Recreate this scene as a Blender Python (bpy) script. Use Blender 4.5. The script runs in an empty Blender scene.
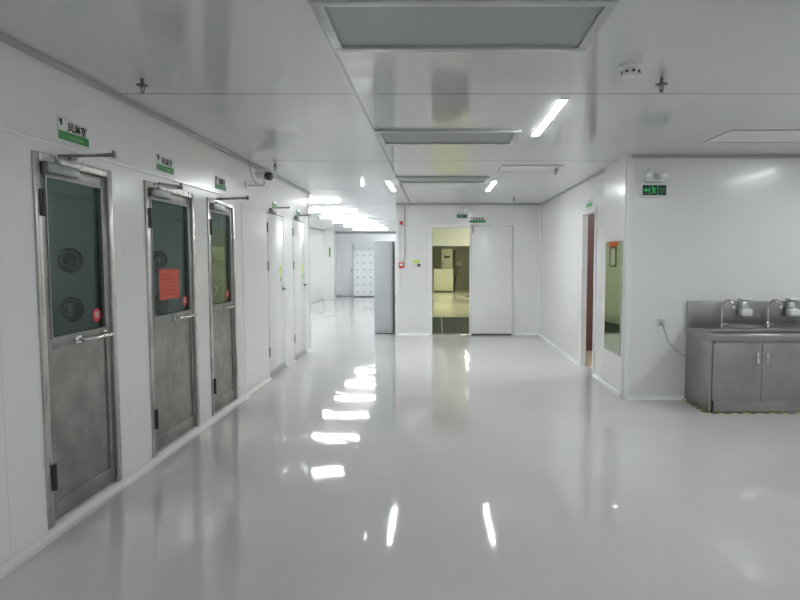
import bpy, bmesh, math, random
from mathutils import Vector, Matrix
random.seed(4)
PI = math.pi
S = bpy.context.scene
C = S.collection
CAM_H = 1.5

# ------------------------------------------------------------------ materials
def nt(name):
    m = bpy.data.materials.new(name); m.use_nodes = True
    t = m.node_tree
    return m, t, t.nodes['Principled BSDF']

def mat(name, col, rough=.4, metal=0., spec=.5, emit=None, estr=0., coat=0., ccr=.1, bump=0., bscale=40.):
    m, t, b = nt(name)
    b.inputs['Base Color'].default_value = (*col, 1)
    b.inputs['Roughness'].default_value = rough
    b.inputs['Metallic'].default_value = metal
    b.inputs['Specular IOR Level'].default_value = spec
    b.inputs['Coat Weight'].default_value = coat
    b.inputs['Coat Roughness'].default_value = ccr
    if emit:
        b.inputs['Emission Color'].default_value = (*emit, 1)
        b.inputs['Emission Strength'].default_value = estr
    # gentle procedural variation of the roughness so nothing is perfectly even
    tc = t.nodes.new('ShaderNodeNewGeometry')
    nz = t.nodes.new('ShaderNodeTexNoise'); nz.inputs['Scale'].default_value = bscale
    nz.inputs['Detail'].default_value = 3
    t.links.new(tc.outputs['Position'], nz.inputs['Vector'])
    mr = t.nodes.new('ShaderNodeMapRange')
    mr.inputs['To Min'].default_value = max(0, rough - .05); mr.inputs['To Max'].default_value = min(1, rough + .05)
    t.links.new(nz.outputs['Fac'], mr.inputs['Value']); t.links.new(mr.outputs['Result'], b.inputs['Roughness'])
    if bump:
        bp = t.nodes.new('ShaderNodeBump'); bp.inputs['Strength'].default_value = bump; bp.inputs['Distance'].default_value = .01
        t.links.new(nz.outputs['Fac'], bp.inputs['Height']); t.links.new(bp.outputs['Normal'], b.inputs['Normal'])
    return m

def panel_mat(name, col, lines, rough=.25, seam=(.64, .645, .64), width=.0025, coat=.2, wob=0):
    """painted steel panels with narrow joints; lines = list of (axis, offset, period)"""
    m, t, b = nt(name)
    N, Lk = t.nodes, t.links
    g = N.new('ShaderNodeNewGeometry')
    sx = N.new('ShaderNodeSeparateXYZ'); Lk.new(g.outputs['Position'], sx.inputs[0])
    acc = None
    for ax, off, per in lines:
        a = N.new('ShaderNodeMath'); a.operation = 'SUBTRACT'; Lk.new(sx.outputs[ax], a.inputs[0]); a.inputs[1].default_value = off - per / 2
        w = N.new('ShaderNodeMath'); w.operation = 'FLOORED_MODULO'; Lk.new(a.outputs[0], w.inputs[0]); w.inputs[1].default_value = per
        d = N.new('ShaderNodeMath'); d.operation = 'SUBTRACT'; Lk.new(w.outputs[0], d.inputs[0]); d.inputs[1].default_value = per / 2
        e = N.new('ShaderNodeMath'); e.operation = 'ABSOLUTE'; Lk.new(d.outputs[0], e.inputs[0])
        l = N.new('ShaderNodeMath'); l.operation = 'LESS_THAN'; Lk.new(e.outputs[0], l.inputs[0]); l.inputs[1].default_value = width
        if acc is None: acc = l
        else:
            mx = N.new('ShaderNodeMath'); mx.operation = 'MAXIMUM'; Lk.new(acc.outputs[0], mx.inputs[0]); Lk.new(l.outputs[0], mx.inputs[1]); acc = mx
    mix = N.new('ShaderNodeMix'); mix.data_type = 'RGBA'
    mix.inputs['A'].default_value = (*col, 1); mix.inputs['B'].default_value = (*seam, 1)
    if acc: Lk.new(acc.outputs[0], mix.inputs['Factor'])
    else: mix.inputs['Factor'].default_value = 0
    Lk.new(mix.outputs['Result'], b.inputs['Base Color'])
    nz = N.new('ShaderNodeTexNoise'); nz.inputs['Scale'].default_value = 1.6; nz.inputs['Detail'].default_value = 2
    Lk.new(g.outputs['Position'], nz.inputs['Vector'])
    mr = N.new('ShaderNodeMapRange'); mr.inputs['To Min'].default_value = rough - .001; mr.inputs['To Max'].default_value = rough + .001
    Lk.new(nz.outputs['Fac'], mr.inputs['Value']); Lk.new(mr.outputs['Result'], b.inputs['Roughness'])
    bp = N.new('ShaderNodeBump'); bp.inputs['Strength'].default_value = wob; bp.inputs['Distance'].default_value = .05
    if wob: Lk.new(nz.outputs['Fac'], bp.inputs['Height']); Lk.new(bp.outputs['Normal'], b.inputs['Normal'])
    b.inputs['Coat Weight'].default_value = coat; b.inputs['Coat Roughness'].default_value = .12
    return m

def steel_mat(name, col=(.50, .50, .48), rough=.34, stain=.35, stretch=(1, 1, .06), scale=60, bs=.03):
    """brushed stainless steel with handling stains"""
    m, t, b = nt(name); N, Lk = t.nodes, t.links
    g = N.new('ShaderNodeNewGeometry')
    mp = N.new('ShaderNodeMapping'); mp.inputs['Scale'].default_value = stretch
    Lk.new(g.outputs['Position'], mp.inputs['Vector'])
    n1 = N.new('ShaderNodeTexNoise'); n1.inputs['Scale'].default_value = scale; n1.inputs['Detail'].default_value = 4
    Lk.new(mp.outputs[0], n1.inputs['Vector'])
    n2 = N.new('ShaderNodeTexNoise'); n2.inputs['Scale'].default_value = 5.5; n2.inputs['Detail'].default_value = 5; n2.inputs['Roughness'].default_value = .6
    Lk.new(g.outputs['Position'], n2.inputs['Vector'])
    cr = N.new('ShaderNodeValToRGB'); cr.color_ramp.elements[0].position = .38; cr.color_ramp.elements[1].position = .62
    k = 1 - stain
    cr.color_ramp.elements[0].color = (col[0] * k, col[1] * k, col[2] * k, 1); cr.color_ramp.elements[1].color = (*col, 1)
    Lk.new(n2.outputs['Fac'], cr.inputs['Fac']); Lk.new(cr.outputs['Color'], b.inputs['Base Color'])
    mr = N.new('ShaderNodeMapRange'); mr.inputs['To Min'].default_value = rough - .08; mr.inputs['To Max'].default_value = rough + .12
    Lk.new(n1.outputs['Fac'], mr.inputs['Value']); Lk.new(mr.outputs['Result'], b.inputs['Roughness'])
    bp = N.new('ShaderNodeBump'); bp.inputs['Strength'].default_value = bs; bp.inputs['Distance'].default_value = .002
    Lk.new(n1.outputs['Fac'], bp.inputs['Height']); Lk.new(bp.outputs['Normal'], b.inputs['Normal'])
    b.inputs['Metallic'].default_value = .9
    return m

def glass_mat(name, tint, refl=1.5):
    m = bpy.data.materials.new(name); m.use_nodes = True
    t = m.node_tree; N, Lk = t.nodes, t.links
    for n in list(N): N.remove(n)
    o = N.new('ShaderNodeOutputMaterial'); mx = N.new('ShaderNodeMixShader')
    tr = N.new('ShaderNodeBsdfTransparent'); tr.inputs[0].default_value = (*tint, 1)
    gl = N.new('ShaderNodeBsdfGlossy'); gl.inputs['Roughness'].default_value = .03; gl.inputs[0].default_value = (.9, .95, .93, 1)
    fr = N.new('ShaderNodeFresnel'); gg = N.new('ShaderNodeNewGeometry')
    ir = N.new('ShaderNodeMapRange'); ir.inputs['To Min'].default_value = refl; ir.inputs['To Max'].default_value = 1 / refl   # same reflectance from both faces of the pane
    Lk.new(gg.outputs['Backfacing'], ir.inputs['Value']); Lk.new(ir.outputs['Result'], fr.inputs[0])
    Lk.new(fr.outputs[0], mx.inputs[0]); Lk.new(tr.outputs[0], mx.inputs[1]); Lk.new(gl.outputs[0], mx.inputs[2])
    Lk.new(mx.outputs[0], o.inputs[0])
    return m

def floor_mat(name, col, rough=.055, coat=.0, wob=.06, mott=.04, spec=.5):
    m, t, b = nt(name); N, Lk = t.nodes, t.links
    g = N.new('ShaderNodeNewGeometry')
    n1 = N.new('ShaderNodeTexNoise'); n1.inputs['Scale'].default_value = .8; n1.inputs['Detail'].default_value = 4
    n2 = N.new('ShaderNodeTexNoise'); n2.inputs['Scale'].default_value = 14; n2.inputs['Detail'].default_value = 3
    n3 = N.new('ShaderNodeTexNoise'); n3.inputs['Scale'].default_value = 3.5; n3.inputs['Detail'].default_value = 1
    for n in (n1, n2, n3): Lk.new(g.outputs['Position'], n.inputs['Vector'])
    cr = N.new('ShaderNodeValToRGB')
    cr.color_ramp.elements[0].position = .3; cr.color_ramp.elements[1].position = .7
    cr.color_ramp.elements[0].color = tuple(c * (1 - mott) for c in col) + (1,); cr.color_ramp.elements[1].color = tuple(c * (1 + mott) for c in col) + (1,)
    Lk.new(n1.outputs['Fac'], cr.inputs['Fac']); Lk.new(cr.outputs['Color'], b.inputs['Base Color'])
    mr = N.new('ShaderNodeMapRange'); mr.inputs['To Min'].default_value = rough - .012; mr.inputs['To Max'].default_value = rough + .025
    Lk.new(n2.outputs['Fac'], mr.inputs['Value']); Lk.new(mr.outputs['Result'], b.inputs['Roughness'])
    bp = N.new('ShaderNodeBump'); bp.inputs['Strength'].default_value = wob; bp.inputs['Distance'].default_value = .02
    Lk.new(n3.outputs['Fac'], bp.inputs['Height']); Lk.new(bp.outputs['Normal'], b.inputs['Normal'])
    b.inputs['Specular IOR Level'].default_value = spec
    b.inputs['Coat Weight'].default_value = coat; b.inputs['Coat Roughness'].default_value = .04
    return m

def stripe_mat(name, c1, c2, axis_mix=(1, 1, 0), freq=9.):
    m, t, b = nt(name); N, Lk = t.nodes, t.links
    g = N.new('ShaderNodeNewGeometry')
    d = N.new('ShaderNodeVectorMath'); d.operation = 'DOT_PRODUCT'; d.inputs[1].default_value = axis_mix
    Lk.new(g.outputs['Position'], d.inputs[0])
    mu = N.new('ShaderNodeMath'); mu.operation = 'MULTIPLY'; mu.inputs[1].default_value = freq; Lk.new(d.outputs['Value'], mu.inputs[0])
    fr = N.new('ShaderNodeMath'); fr.operation = 'FRACT'; Lk.new(mu.outputs[0], fr.inputs[0])
    gt = N.new('ShaderNodeMath'); gt.operation = 'GREATER_THAN'; gt.inputs[1].default_value = .5; Lk.new(fr.outputs[0], gt.inputs[0])
    mix = N.new('ShaderNodeMix'); mix.data_type = 'RGBA'; mix.inputs['A'].default_value = (*c1, 1); mix.inputs['B'].default_value = (*c2, 1)
    Lk.new(gt.outputs[0], mix.inputs['Factor']); Lk.new(mix.outputs['Result'], b.inputs['Base Color'])
    b.inputs['Roughness'].default_value = .5
    return m

def perf_mat(name, col, dark, freq=90.):
    """fine slotted filter face"""
    m, t, b = nt(name); N, Lk = t.nodes, t.links
    g = N.new('ShaderNodeNewGeometry'); sx = N.new('ShaderNodeSeparateXYZ'); Lk.new(g.outputs['Position'], sx.inputs[0])
    mu = N.new('ShaderNodeMath'); mu.operation = 'MULTIPLY'; mu.inputs[1].default_value = freq; Lk.new(sx.outputs[1], mu.inputs[0])
    fr = N.new('ShaderNodeMath'); fr.operation = 'FRACT'; Lk.new(mu.outputs[0], fr.inputs[0])
    gt = N.new('ShaderNodeMath'); gt.operation = 'GREATER_THAN'; gt.inputs[1].default_value = .62; Lk.new(fr.outputs[0], gt.inputs[0])
    mix = N.new('ShaderNodeMix'); mix.data_type = 'RGBA'; mix.inputs['A'].default_value = (*col, 1); mix.inputs['B'].default_value = (*dark, 1)
    Lk.new(gt.outputs[0], mix.inputs['Factor']); Lk.new(mix.outputs['Result'], b.inputs['Base Color'])
    b.inputs['Roughness'].default_value = .45; b.inputs['Metallic'].default_value = .2
    return m

WALLC = (.77, .77, .76)
M = {
 'wall_y': panel_mat('white_panel_side', WALLC, [(1, 2.86, 1.16)]),
 'wall_x': panel_mat('white_panel_front', WALLC, [(0, .05, 1.18)]),
 'wall_plain': panel_mat('white_panel_plain', WALLC, []),
 'wall_blue': panel_mat('cool_white_panel', (.86, .88, .90), [(0, -3.9, .9)]),
 'cream': panel_mat('cream_panel', (.82, .81, .70), []),
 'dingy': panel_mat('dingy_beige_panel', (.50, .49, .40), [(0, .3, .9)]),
 'sage': panel_mat('sage_panel', (.33, .36, .31), [(1, 12.9, 1.1)]),
 'brown': panel_mat('dark_red_brown_wood', (.13, .055, .05), [(0, 2.2, .11)], rough=.4, seam=(.05, .018, .016), coat=.1),
 'ceiling': panel_mat('ceiling_panel_white', (.64, .65, .645), [(1, 4.04, 2.69), (0, -.54, 40.)], rough=.09, seam=(.30, .31, .31), width=.011, coat=.0, wob=0),
 'floor': floor_mat('grey_epoxy', (.55, .545, .53), rough=.04),
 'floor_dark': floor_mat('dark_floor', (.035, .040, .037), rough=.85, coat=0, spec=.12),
 'floor_cream': floor_mat('cream_floor', (.62, .60, .46), rough=.12),
 'floor_wood': floor_mat('tan_floor', (.66, .55, .38), rough=.3, mott=.15),
 'trim': mat('white_trim', (.80, .81, .81), .3, coat=.2),
 'cove': mat('pvc_coving', (.62, .62, .59), .35),
 'groove': mat('door_gap_dark', (.10, .10, .10), .6),
 'steel': steel_mat('stainless_door', (.36, .35, .335), .33, .26),
 'steel_l': steel_mat('stainless_frame', (.60, .59, .56), .28, .2, bs=0),
 'steel_s': steel_mat('stainless_sink', (.42, .42, .405), .33, .12, (.05, 1, 1), 60),
 'chrome': mat('polished_chrome', (.72, .72, .71), .12, 1.),
 'grey_metal': mat('closer_grey', (.30, .31, .31), .35, .7),
 'dark_metal': mat('dark_hinge', (.06, .06, .06), .4, .6),
 'glass': glass_mat('tinted_door_glass', (.60, .68, .66), 1.32),
 'black': mat('black_plastic', (.022, .023, .024), .3),
 'lens': mat('camera_lens', (.015, .018, .03), .08, coat=1.),
 'chamber': panel_mat('chamber_grey_panel', (.47, .53, .51), [(2, 1.33, 2.4)], rough=.3),
 'nozzle': mat('nozzle_black', (.012, .013, .014), .12, 0., coat=.6, ccr=.05),
 'red': mat('red_plastic', (.62, .03, .025), .35),
 'red_paper': mat('red_paper', (.62, .11, .065), .7),
 'yellow_paper': mat('yellow_paper', (.50, .52, .20), .7),
 'lime_paper': mat('lime_paper', (.62, .78, .18), .7),
 'green': mat('sign_green', (.035, .27, .055), .45),
 'green_b': mat('bright_green', (.06, .36, .10), .45),
 'sign_white': mat('sign_white', (.72, .74, .73), .4),
 'ink': mat('black_ink', (.015, .016, .016), .6),
 'pale_ink': mat('pale_green_ink', (.28, .55, .30), .5),
 'exit_face': mat('exit_face_dark', (.012, .025, .035), .25, coat=.4),
 'exit_green': mat('exit_lit_green', (.03, .28, .08), .4, emit=(.05, .75, .16), estr=.09),
 'exit_dim': mat('exit_dim_green', (.02, .2, .06), .4, emit=(.03, .4, .12), estr=.05),
 'white_pl': mat('white_plastic', (.74, .745, .74), .35),
 'grey_pl': mat('grey_plastic', (.42, .43, .43), .4),
 'clear_pl': mat('lamp_reflector', (.78, .80, .80), .15, .5),
 'grey_cab': mat('grey_steel_cabinet', (.50, .525, .54), .38, .1),
 'grey_dark': mat('dark_grey_steel', (.12, .13, .135), .45, .1),
 'locker': mat('locker_white', (.84, .86, .88), .35),
 'locker_knob': mat('locker_knob', (.26, .30, .32), .4, .3),
 'filter_frame': mat('filter_frame', (.50, .52, .51), .35, .2),
 'filter': perf_mat('filter_face', (.40, .42, .41), (.30, .32, .31)),
 'mirror': mat('mirror_glass', (.50, .56, .50), .015, 1.),
 'tube': mat('lit_tube', (.9, .9, .9), .5, emit=(.93, .965, 1.), estr=41),
 'tube_w': mat('lit_tube_yellow', (.9, .9, .8), .5, emit=(.98, 1., .77), estr=105),
 'lamp_dome': mat('lit_dome', (.9, .9, .9), .5, emit=(1., 1., 1.), estr=3),
 'lamp_fill': mat('lit_fill_lamp', (.9, .9, .9), .5, emit=(.9, 1., .97), estr=1.9),
 'sprinkler': mat('sprinkler_grey', (.17, .17, .17), .35, .6),
 'tube_c': mat('lit_corridor_tube', (.9, .9, .9), .5, emit=(.93, .965, 1.), estr=50),
 'hazard': stripe_mat('hazard_tape', (.66, .50, .03), (.03, .03, .03), (1, 1, 0), 8.),
 'cable': mat('grey_cable', (.34, .34, .34), .5),
 'machine': mat('machine_cream', (.74, .73, .60), .4),
 'steel_dark': mat('dark_metal_and_gap', (.10, .10, .085), .5, .3),  # dark metal parts, and the shaded gap painted beside the control cabinet
}
# --------------------------------------------------------------------- meshes
class MB:
    def __init__(s): s.bm = bmesh.new()
    def _add(s, b, mtx=None):
        if mtx: bmesh.ops.transform(b, matrix=mtx, verts=b.verts)
        me = bpy.data.meshes.new('t'); b.to_mesh(me); b.free()
        s.bm.from_mesh(me); bpy.data.meshes.remove(me); return s
    def box(s, x0, x1, y0, y1, z0, z1, bev=0., seg=2, rot=None):
        b = bmesh.new(); bmesh.ops.create_cube(b, size=1)
        for v in b.verts:
            v.co = Vector(((v.co.x) * (x1 - x0), v.co.y * (y1 - y0), v.co.z * (z1 - z0)))
        if bev: bmesh.ops.bevel(b, geom=b.edges[:], offset=bev, segments=seg, profile=.5, affect='EDGES')
        c = Vector(((x0 + x1) / 2, (y0 + y1) / 2, (z0 + z1) / 2))
        mtx = Matrix.Translation(c)
        if rot: mtx = mtx @ rot.to_4x4()
        return s._add(b, mtx)
    def cyl(s, p0, p1, r, r2=None, n=20):
        p0, p1 = Vector(p0), Vector(p1); d = p1 - p0
        b = bmesh.new(); bmesh.ops.create_cone(b, cap_ends=True, segments=n, radius1=r, radius2=r if r2 is None else r2, depth=d.length)
        q = d.to_track_quat('Z', 'Y').to_matrix().to_4x4()
        return s._add(b, Matrix.Translation((p0 + p1) / 2) @ q)
    def ball(s, c, r, sc=(1, 1, 1), n=20):
        b = bmesh.new(); bmesh.ops.create_uvsphere(b, u_segments=n, v_segments=n // 2 + 2, radius=r)
        return s._add(b, Matrix.Translation(c) @ Matrix.Diagonal((*sc, 1)))
    def lathe(s, prof, c, axis=(0, 0, 1), n=28):
        b = bmesh.new(); rings = []
        for r, z in prof:
            rings.append([b.verts.new((max(r, 1e-5) * math.cos(2 * PI * i / n), max(r, 1e-5) * math.sin(2 * PI * i / n), z)) for i in range(n)])
        for a, q in zip(rings, rings[1:]):
            for i in range(n): b.faces.new((a[i], a[(i + 1) % n], q[(i + 1) % n], q[i]))
        b.faces.new(rings[0][::-1]); b.faces.new(rings[-1])
        bmesh.ops.remove_doubles(b, verts=b.verts, dist=1e-5)
        bmesh.ops.recalc_face_normals(b, faces=b.faces)
        q = Vector(axis).to_track_quat('Z', 'Y').to_matrix().to_4x4()
        return s._add(b, Matrix.Translation(c) @ q)
    def tube(s, pts, r, n=12, smooth=6):
        pts = [Vector(p) for p in pts]
        if smooth and len(pts) > 2:
            out = []
            for i in range(len(pts) - 1):
                p0 = pts[max(i - 1, 0)]; p1 = pts[i]; p2 = pts[i + 1]; p3 = pts[min(i + 2, len(pts) - 1)]
                for k in range(smooth):
                    u = k / smooth
                    out.append(.5 * ((2 * p1) + (p2 - p0) * u + (2 * p0 - 5 * p1 + 4 * p2 - p3) * u * u + (3 * p1 - p0 - 3 * p2 + p3) * u ** 3))
            out.append(pts[-1]); pts = out
        b = bmesh.new(); rings = []
        nrm = None
        for i, p in enumerate(pts):
            t = (pts[min(i + 1, len(pts) - 1)] - pts[max(i - 1, 0)]).normalized()
            if nrm is None: nrm = t.orthogonal().normalized()
            nrm = (nrm - t * nrm.dot(t)).normalized(); bi = t.cross(nrm)
            rr = r[i * (len(r) - 1) // max(1, len(pts) - 1)] if isinstance(r, (list, tuple)) else r
            rings.append([b.verts.new(p + nrm * rr * math.cos(2 * PI * k / n) + bi * rr * math.sin(2 * PI * k / n)) for k in range(n)])
        for a, q in zip(rings, rings[1:]):
            for i in range(n): b.faces.new((a[i], a[(i + 1) % n], q[(i + 1) % n], q[i]))
        b.faces.new(rings[0][::-1]); b.faces.new(rings[-1])
        bmesh.ops.recalc_face_normals(b, faces=b.faces)
        return s._add(b)
    def prism(s, poly, z0, z1, mtx):
        """polygon in local XY extruded z0..z1, placed by mtx"""
        b = bmesh.new()
        lo = [b.verts.new((x, y, z0)) for x, y in poly]; hi = [b.verts.new((x, y, z1)) for x, y in poly]
        n = len(poly)
        b.faces.new(lo[::-1]); b.faces.new(hi)
        for i in range(n): b.faces.new((lo[i], lo[(i + 1) % n], hi[(i + 1) % n], hi[i]))
        bmesh.ops.recalc_face_normals(b, faces=b.faces)
        return s._add(b, mtx)
    def build(s, name, m, parent=None, smooth=True, world=True):
        me = bpy.data.meshes.new(name)
        if parent is None:
            xs = [v.co for v in s.bm.verts]
            o0 = Vector(((min(v.x for v in xs) + max(v.x for v in xs)) / 2, (min(v.y for v in xs) + max(v.y for v in xs)) / 2, min(v.z for v in xs)))
        else:
            o0 = wloc(parent) if world else Vector()
        for v in s.bm.verts: v.co -= o0
        s.bm.to_mesh(me); s.bm.free()
        if smooth:
            for p in me.polygons: p.use_smooth = True
            me.set_sharp_from_angle(angle=math.radians(32))
        me.materials.append(m if not isinstance(m, str) else M[m])
        o = bpy.data.objects.new(name, me); C.objects.link(o)
        if parent is None: o.location = o0
        else: o.parent = parent
        return o

def wloc(o):
    v = Vector()
    while o is not None: v += o.location; o = o.parent
    return v
def meta(o, label, cat, group=None, kind=None):
    if label: o['label'] = label
    if cat: o['category'] = cat
    if group: o['group'] = group
    if kind: o['kind'] = kind
    return o
def thing(name, loc, label, cat, group=None, kind=None):
    o = bpy.data.objects.new(name, None); C.objects.link(o); o.location = loc; o.empty_display_size = .1
    return meta(o, label, cat, group, kind)
def dup(root, loc, label, group=None):
    r = root.copy(); C.objects.link(r); r.location = loc; r['label'] = label
    if group: r['group'] = group
    for ch in list(root.children):
        c = ch.copy(); C.objects.link(c); c.parent = r
        for g in list(ch.children):
            d = g.copy(); C.objects.link(d); d.parent = c
    return r
def struct(name, mb, m, label=None, cat=None):
    o = mb.build(name, m, smooth=False); o['kind'] = 'structure'
    if label: o['label'] = label
    if cat: o['category'] = cat
    return o
def text(name, body, size, m, parent, wpos, face, depth=.0006, label=None, sx=1.):
    cu = bpy.data.curves.new(name, 'FONT'); cu.body = body; cu.size = size; cu.extrude = depth
    cu.align_x = 'CENTER'; cu.align_y = 'CENTER'
    t = bpy.data.objects.new(name, cu); C.objects.link(t)
    bpy.context.view_layer.update()
    me = bpy.data.meshes.new_from_object(t.evaluated_get(bpy.context.evaluated_depsgraph_get()))
    C.objects.unlink(t); bpy.data.objects.remove(t)
    if m == 'ink':                                   # heavy strokes: the glyphs laid over themselves a hair apart
        b = bmesh.new(); b.from_mesh(me); b2 = b.copy()
        for dx, dy in ((.022, 0), (0, .022), (.022, .022)):
            q = b2.copy(); bmesh.ops.translate(q, vec=(dx * size, dy * size, 0), verts=q.verts)
            tm = bpy.data.meshes.new('t'); q.to_mesh(tm); q.free(); b.from_mesh(tm); bpy.data.meshes.remove(tm)
        b.to_mesh(me); b.free(); b2.free()
    rz = {'+X': PI / 2, '-Y': 0, '-X': -PI / 2}[face]
    me.transform(Matrix.Rotation(rz, 4, 'Z') @ Matrix.Rotation(PI / 2, 4, 'X') @ Matrix.Diagonal((sx, 1, 1, 1)))
    me.materials.clear(); me.materials.append(M[m])
    o = bpy.data.objects.new(name, me); C.objects.link(o); o.parent = parent
    o.location = Vector(wpos) - wloc(parent)
    if label: o['label'] = label
    return o

# -------------------------------------------------------------------- setting
H = 2.59
LX, LU = -2.10, -2.13            # lower cabinet face / upper wall face on the left
RX = 2.03                        # right wall
YB = 11.87                       # wall with the sliding door
YS = 6.38                        # wall with the sink
YF = 24.5                        # far end of the corridor

m = MB(); m.box(-4.6, RX + .1, -3, YB + .05, -.1, 0).box(RX + .1, 6, -3, YS + .05, -.1, 0).box(-4.6, -.77, YB + .05, YF + .1, -.1, 0)
struct('floor', m, 'floor', 'glossy grey epoxy floor of the clean room and corridor', 'floor')
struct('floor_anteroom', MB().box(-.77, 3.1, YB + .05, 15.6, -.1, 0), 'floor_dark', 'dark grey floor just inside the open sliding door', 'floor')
struct('floor_inner_room', MB().box(-.77, 3.1, 15.6, 31.1, -.1, 0), 'floor_cream', 'shiny cream floor of the room beyond the sliding door', 'floor')
struct('floor_side_room', MB().box(RX + .1, 4.6, YS + .05, 9.9, -.1, 0), 'floor_wood', 'tan floor inside the open side doorway', 'floor')
struct('ceiling', MB().box(-4.6, 6, -3.1, 31.1, H, H + .1), 'ceiling', 'glossy white panel ceiling with thin seams', 'ceiling')

def wall_x(mb, x0, x1, ya, yb, z0, z1, ops):
    """wall slab in the YZ plane with openings (y0,y1,z0,z1)"""
    y = ya
    for (a, b, c, d) in sorted(ops):
        mb.box(x0, x1, y, a, z0, z1)
        if c > z0: mb.box(x0, x1, a, b, z0, c)
        if d < z1: mb.box(x0, x1, a, b, d, z1)
        y = b
    mb.box(x0, x1, y, yb, z0, z1)
def wall_y(mb, y0, y1, xa, xb, z0, z1, ops):
    x = xa
    for (a, b, c, d) in sorted(ops):
        mb.box(x, a, y0, y1, z0, z1)
        if c > z0: mb.box(a, b, y0, y1, z0, c)
        if d < z1: mb.box(a, b, y0, y1, d, z1)
        x = b
    mb.box(x, xb, y0, y1, z0, z1)

STEEL = [(3.14, 3.886), (4.325, 5.187), (5.49, 6.206)]
WHITE = [(7.52, 8.30), (8.84, 9.61)]
DZ0, DZ1 = .048, 2.065
sops = [(a, b, DZ0, DZ1) for a, b in STEEL]; wops = [(a, b, 0, 2.09) for a, b in WHITE]
m = MB()
wall_x(m, LU - .1, LU, -3, 9.94, 0, H, sops + wops)
wall_x(m, LU, LX, -3, 6.47, 0, 2.137, sops)
struct('wall_left', m, 'wall_y', 'white panel wall on the left with the row of doors', 'wall')
struct('wall_left_return', MB().box(-4.4, LU - .1, 9.84, 9.94, 0, H), 'wall_plain')
struct('wall_corridor_left', MB().box(-4.4, -4.3, 9.94, YF, 0, H), 'wall_y', 'white wall on the left of the far corridor', 'wall')
struct('wall_corridor_right', MB().box(-.82, -.72, YB + .1, 31, 0, H), 'wall_y')
struct('wall_corridor_far', MB().box(-4.4, -.82, YF, YF + .1, 0, H), 'wall_blue', 'pale blue white wall closing the far corridor', 'wall')
struct('wall_corridor_pier', MB().box(-4.3, -3.92, 22.6, 23.0, 0, H), 'wall_plain', 'white pier at the far end of the corridor', 'wall')
m = MB(); wall_y(m, YB, YB + .1, -.82, RX + .1, 0, H, [(-.12, .64, 0, 2.13)])
struct('wall_back', m, 'wall_x', 'white panel wall holding the sliding door', 'wall')
m = MB(); wall_x(m, RX, RX + .05, YS, YB, 0, H, [(7.76, 8.40, 0, 2.12)])
struct('wall_right', m, 'wall_y', 'white panel wall on the right with the open doorway', 'wall')
struct('wall_sink', MB().box(RX + .05, 6, YS, YS + .1, 0, H), 'wall_plain', 'white panel wall behind the steel sink unit', 'wall')
struct('wall_far_right', MB().box(5.9, 6, -3, YS, 0, H), 'wall_y')
struct('wall_rear', MB().box(-2.23, 6, -3.1, -3, 0, H), 'wall_x')
# side room behind the right doorway
struct('wall_side_room_back', MB().box(RX + .1, 4.6, 9.8, 9.9, 0, H), 'brown', 'dark red brown wall inside the open side doorway', 'wall')
struct('wall_side_room_right', MB().box(4.5, 4.6, YS + .1, 9.8, 0, H), 'wall_y')
# rooms behind the sliding door
struct('wall_anteroom_header', MB().box(-.72, 3.0, 15.6, 15.7, 1.85, H), 'cream', 'cream header above the inner opening beyond the sliding door', 'wall')
struct('wall_anteroom_left', MB().box(-.72, -.70, YB + .1, 15.6, 0, H), 'sage')
struct('wall_inner_right', MB().box(3.0, 3.1, YB + .1, 31, 0, H), 'cream')
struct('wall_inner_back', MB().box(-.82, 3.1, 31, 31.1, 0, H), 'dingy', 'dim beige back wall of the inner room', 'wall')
struct('wall_inner_pier', MB().box(1.40, 1.62, 26.4, 26.6, 0, H), 'cream')
# air shower chambers behind the steel doors
CH = [(3.02, 4.03), (4.2, 5.30), (5.40, 6.34)]
m = MB()
m.box(-3.5, LU - .1, 2.92, 3.02, 0, H).box(-3.5, LU - .1, 4.03, 4.2, 0, H).box(-3.5, LU - .1, 5.30, 5.40, 0, H).box(-3.5, LU - .1, 6.34, 6.44, 0, H)
m.box(-3.6, -3.5, 2.92, 6.44, 0, H)
struct('wall_chamber', m, 'chamber', 'grey air shower chamber walls seen through the door glass', 'wall')
# unseen backs added behind white doors to keep their gaps dark
struct('wall_door_backing', MB().box(-2.7, LU - .1, 7.3, 7.4, 0, H).box(-2.7, -2.6, 7.3, 9.84, 0, H), 'wall_plain')

# pilaster with mirror, turned slightly towards the camera
pr = Matrix.Rotation(math.radians(-3.3), 3, 'Z')
def pil_box(u0, u1, d0, d1, z0, z1):
    """u: along the wall from its near edge, d: out of the wall"""
    b = MB(); b.box(-d1, -d0, u0, u1, z0, z1)
    bmesh.ops.transform(b.bm, matrix=Matrix.Translation((2.005, 6.60, 0)) @ Matrix.Rotation(math.radians(2.2), 4, 'Z'), verts=b.bm.verts)
    return b
struct('trim_pilaster', pil_box(-.10, .60, -.12, 0, 0, H), 'wall_plain', 'white pilaster panel carrying the tall mirror', 'wall')
struct('baseboard_pilaster', pil_box(-.12, .62, 0, .03, 0, .045), 'trim')
mr_ = pil_box(-.06, .50, 0, .006, .445, 1.705).build('mirror', 'mirror')
meta(mr_, 'tall frameless mirror on the white pilaster beside the open doorway', 'mirror')

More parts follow.
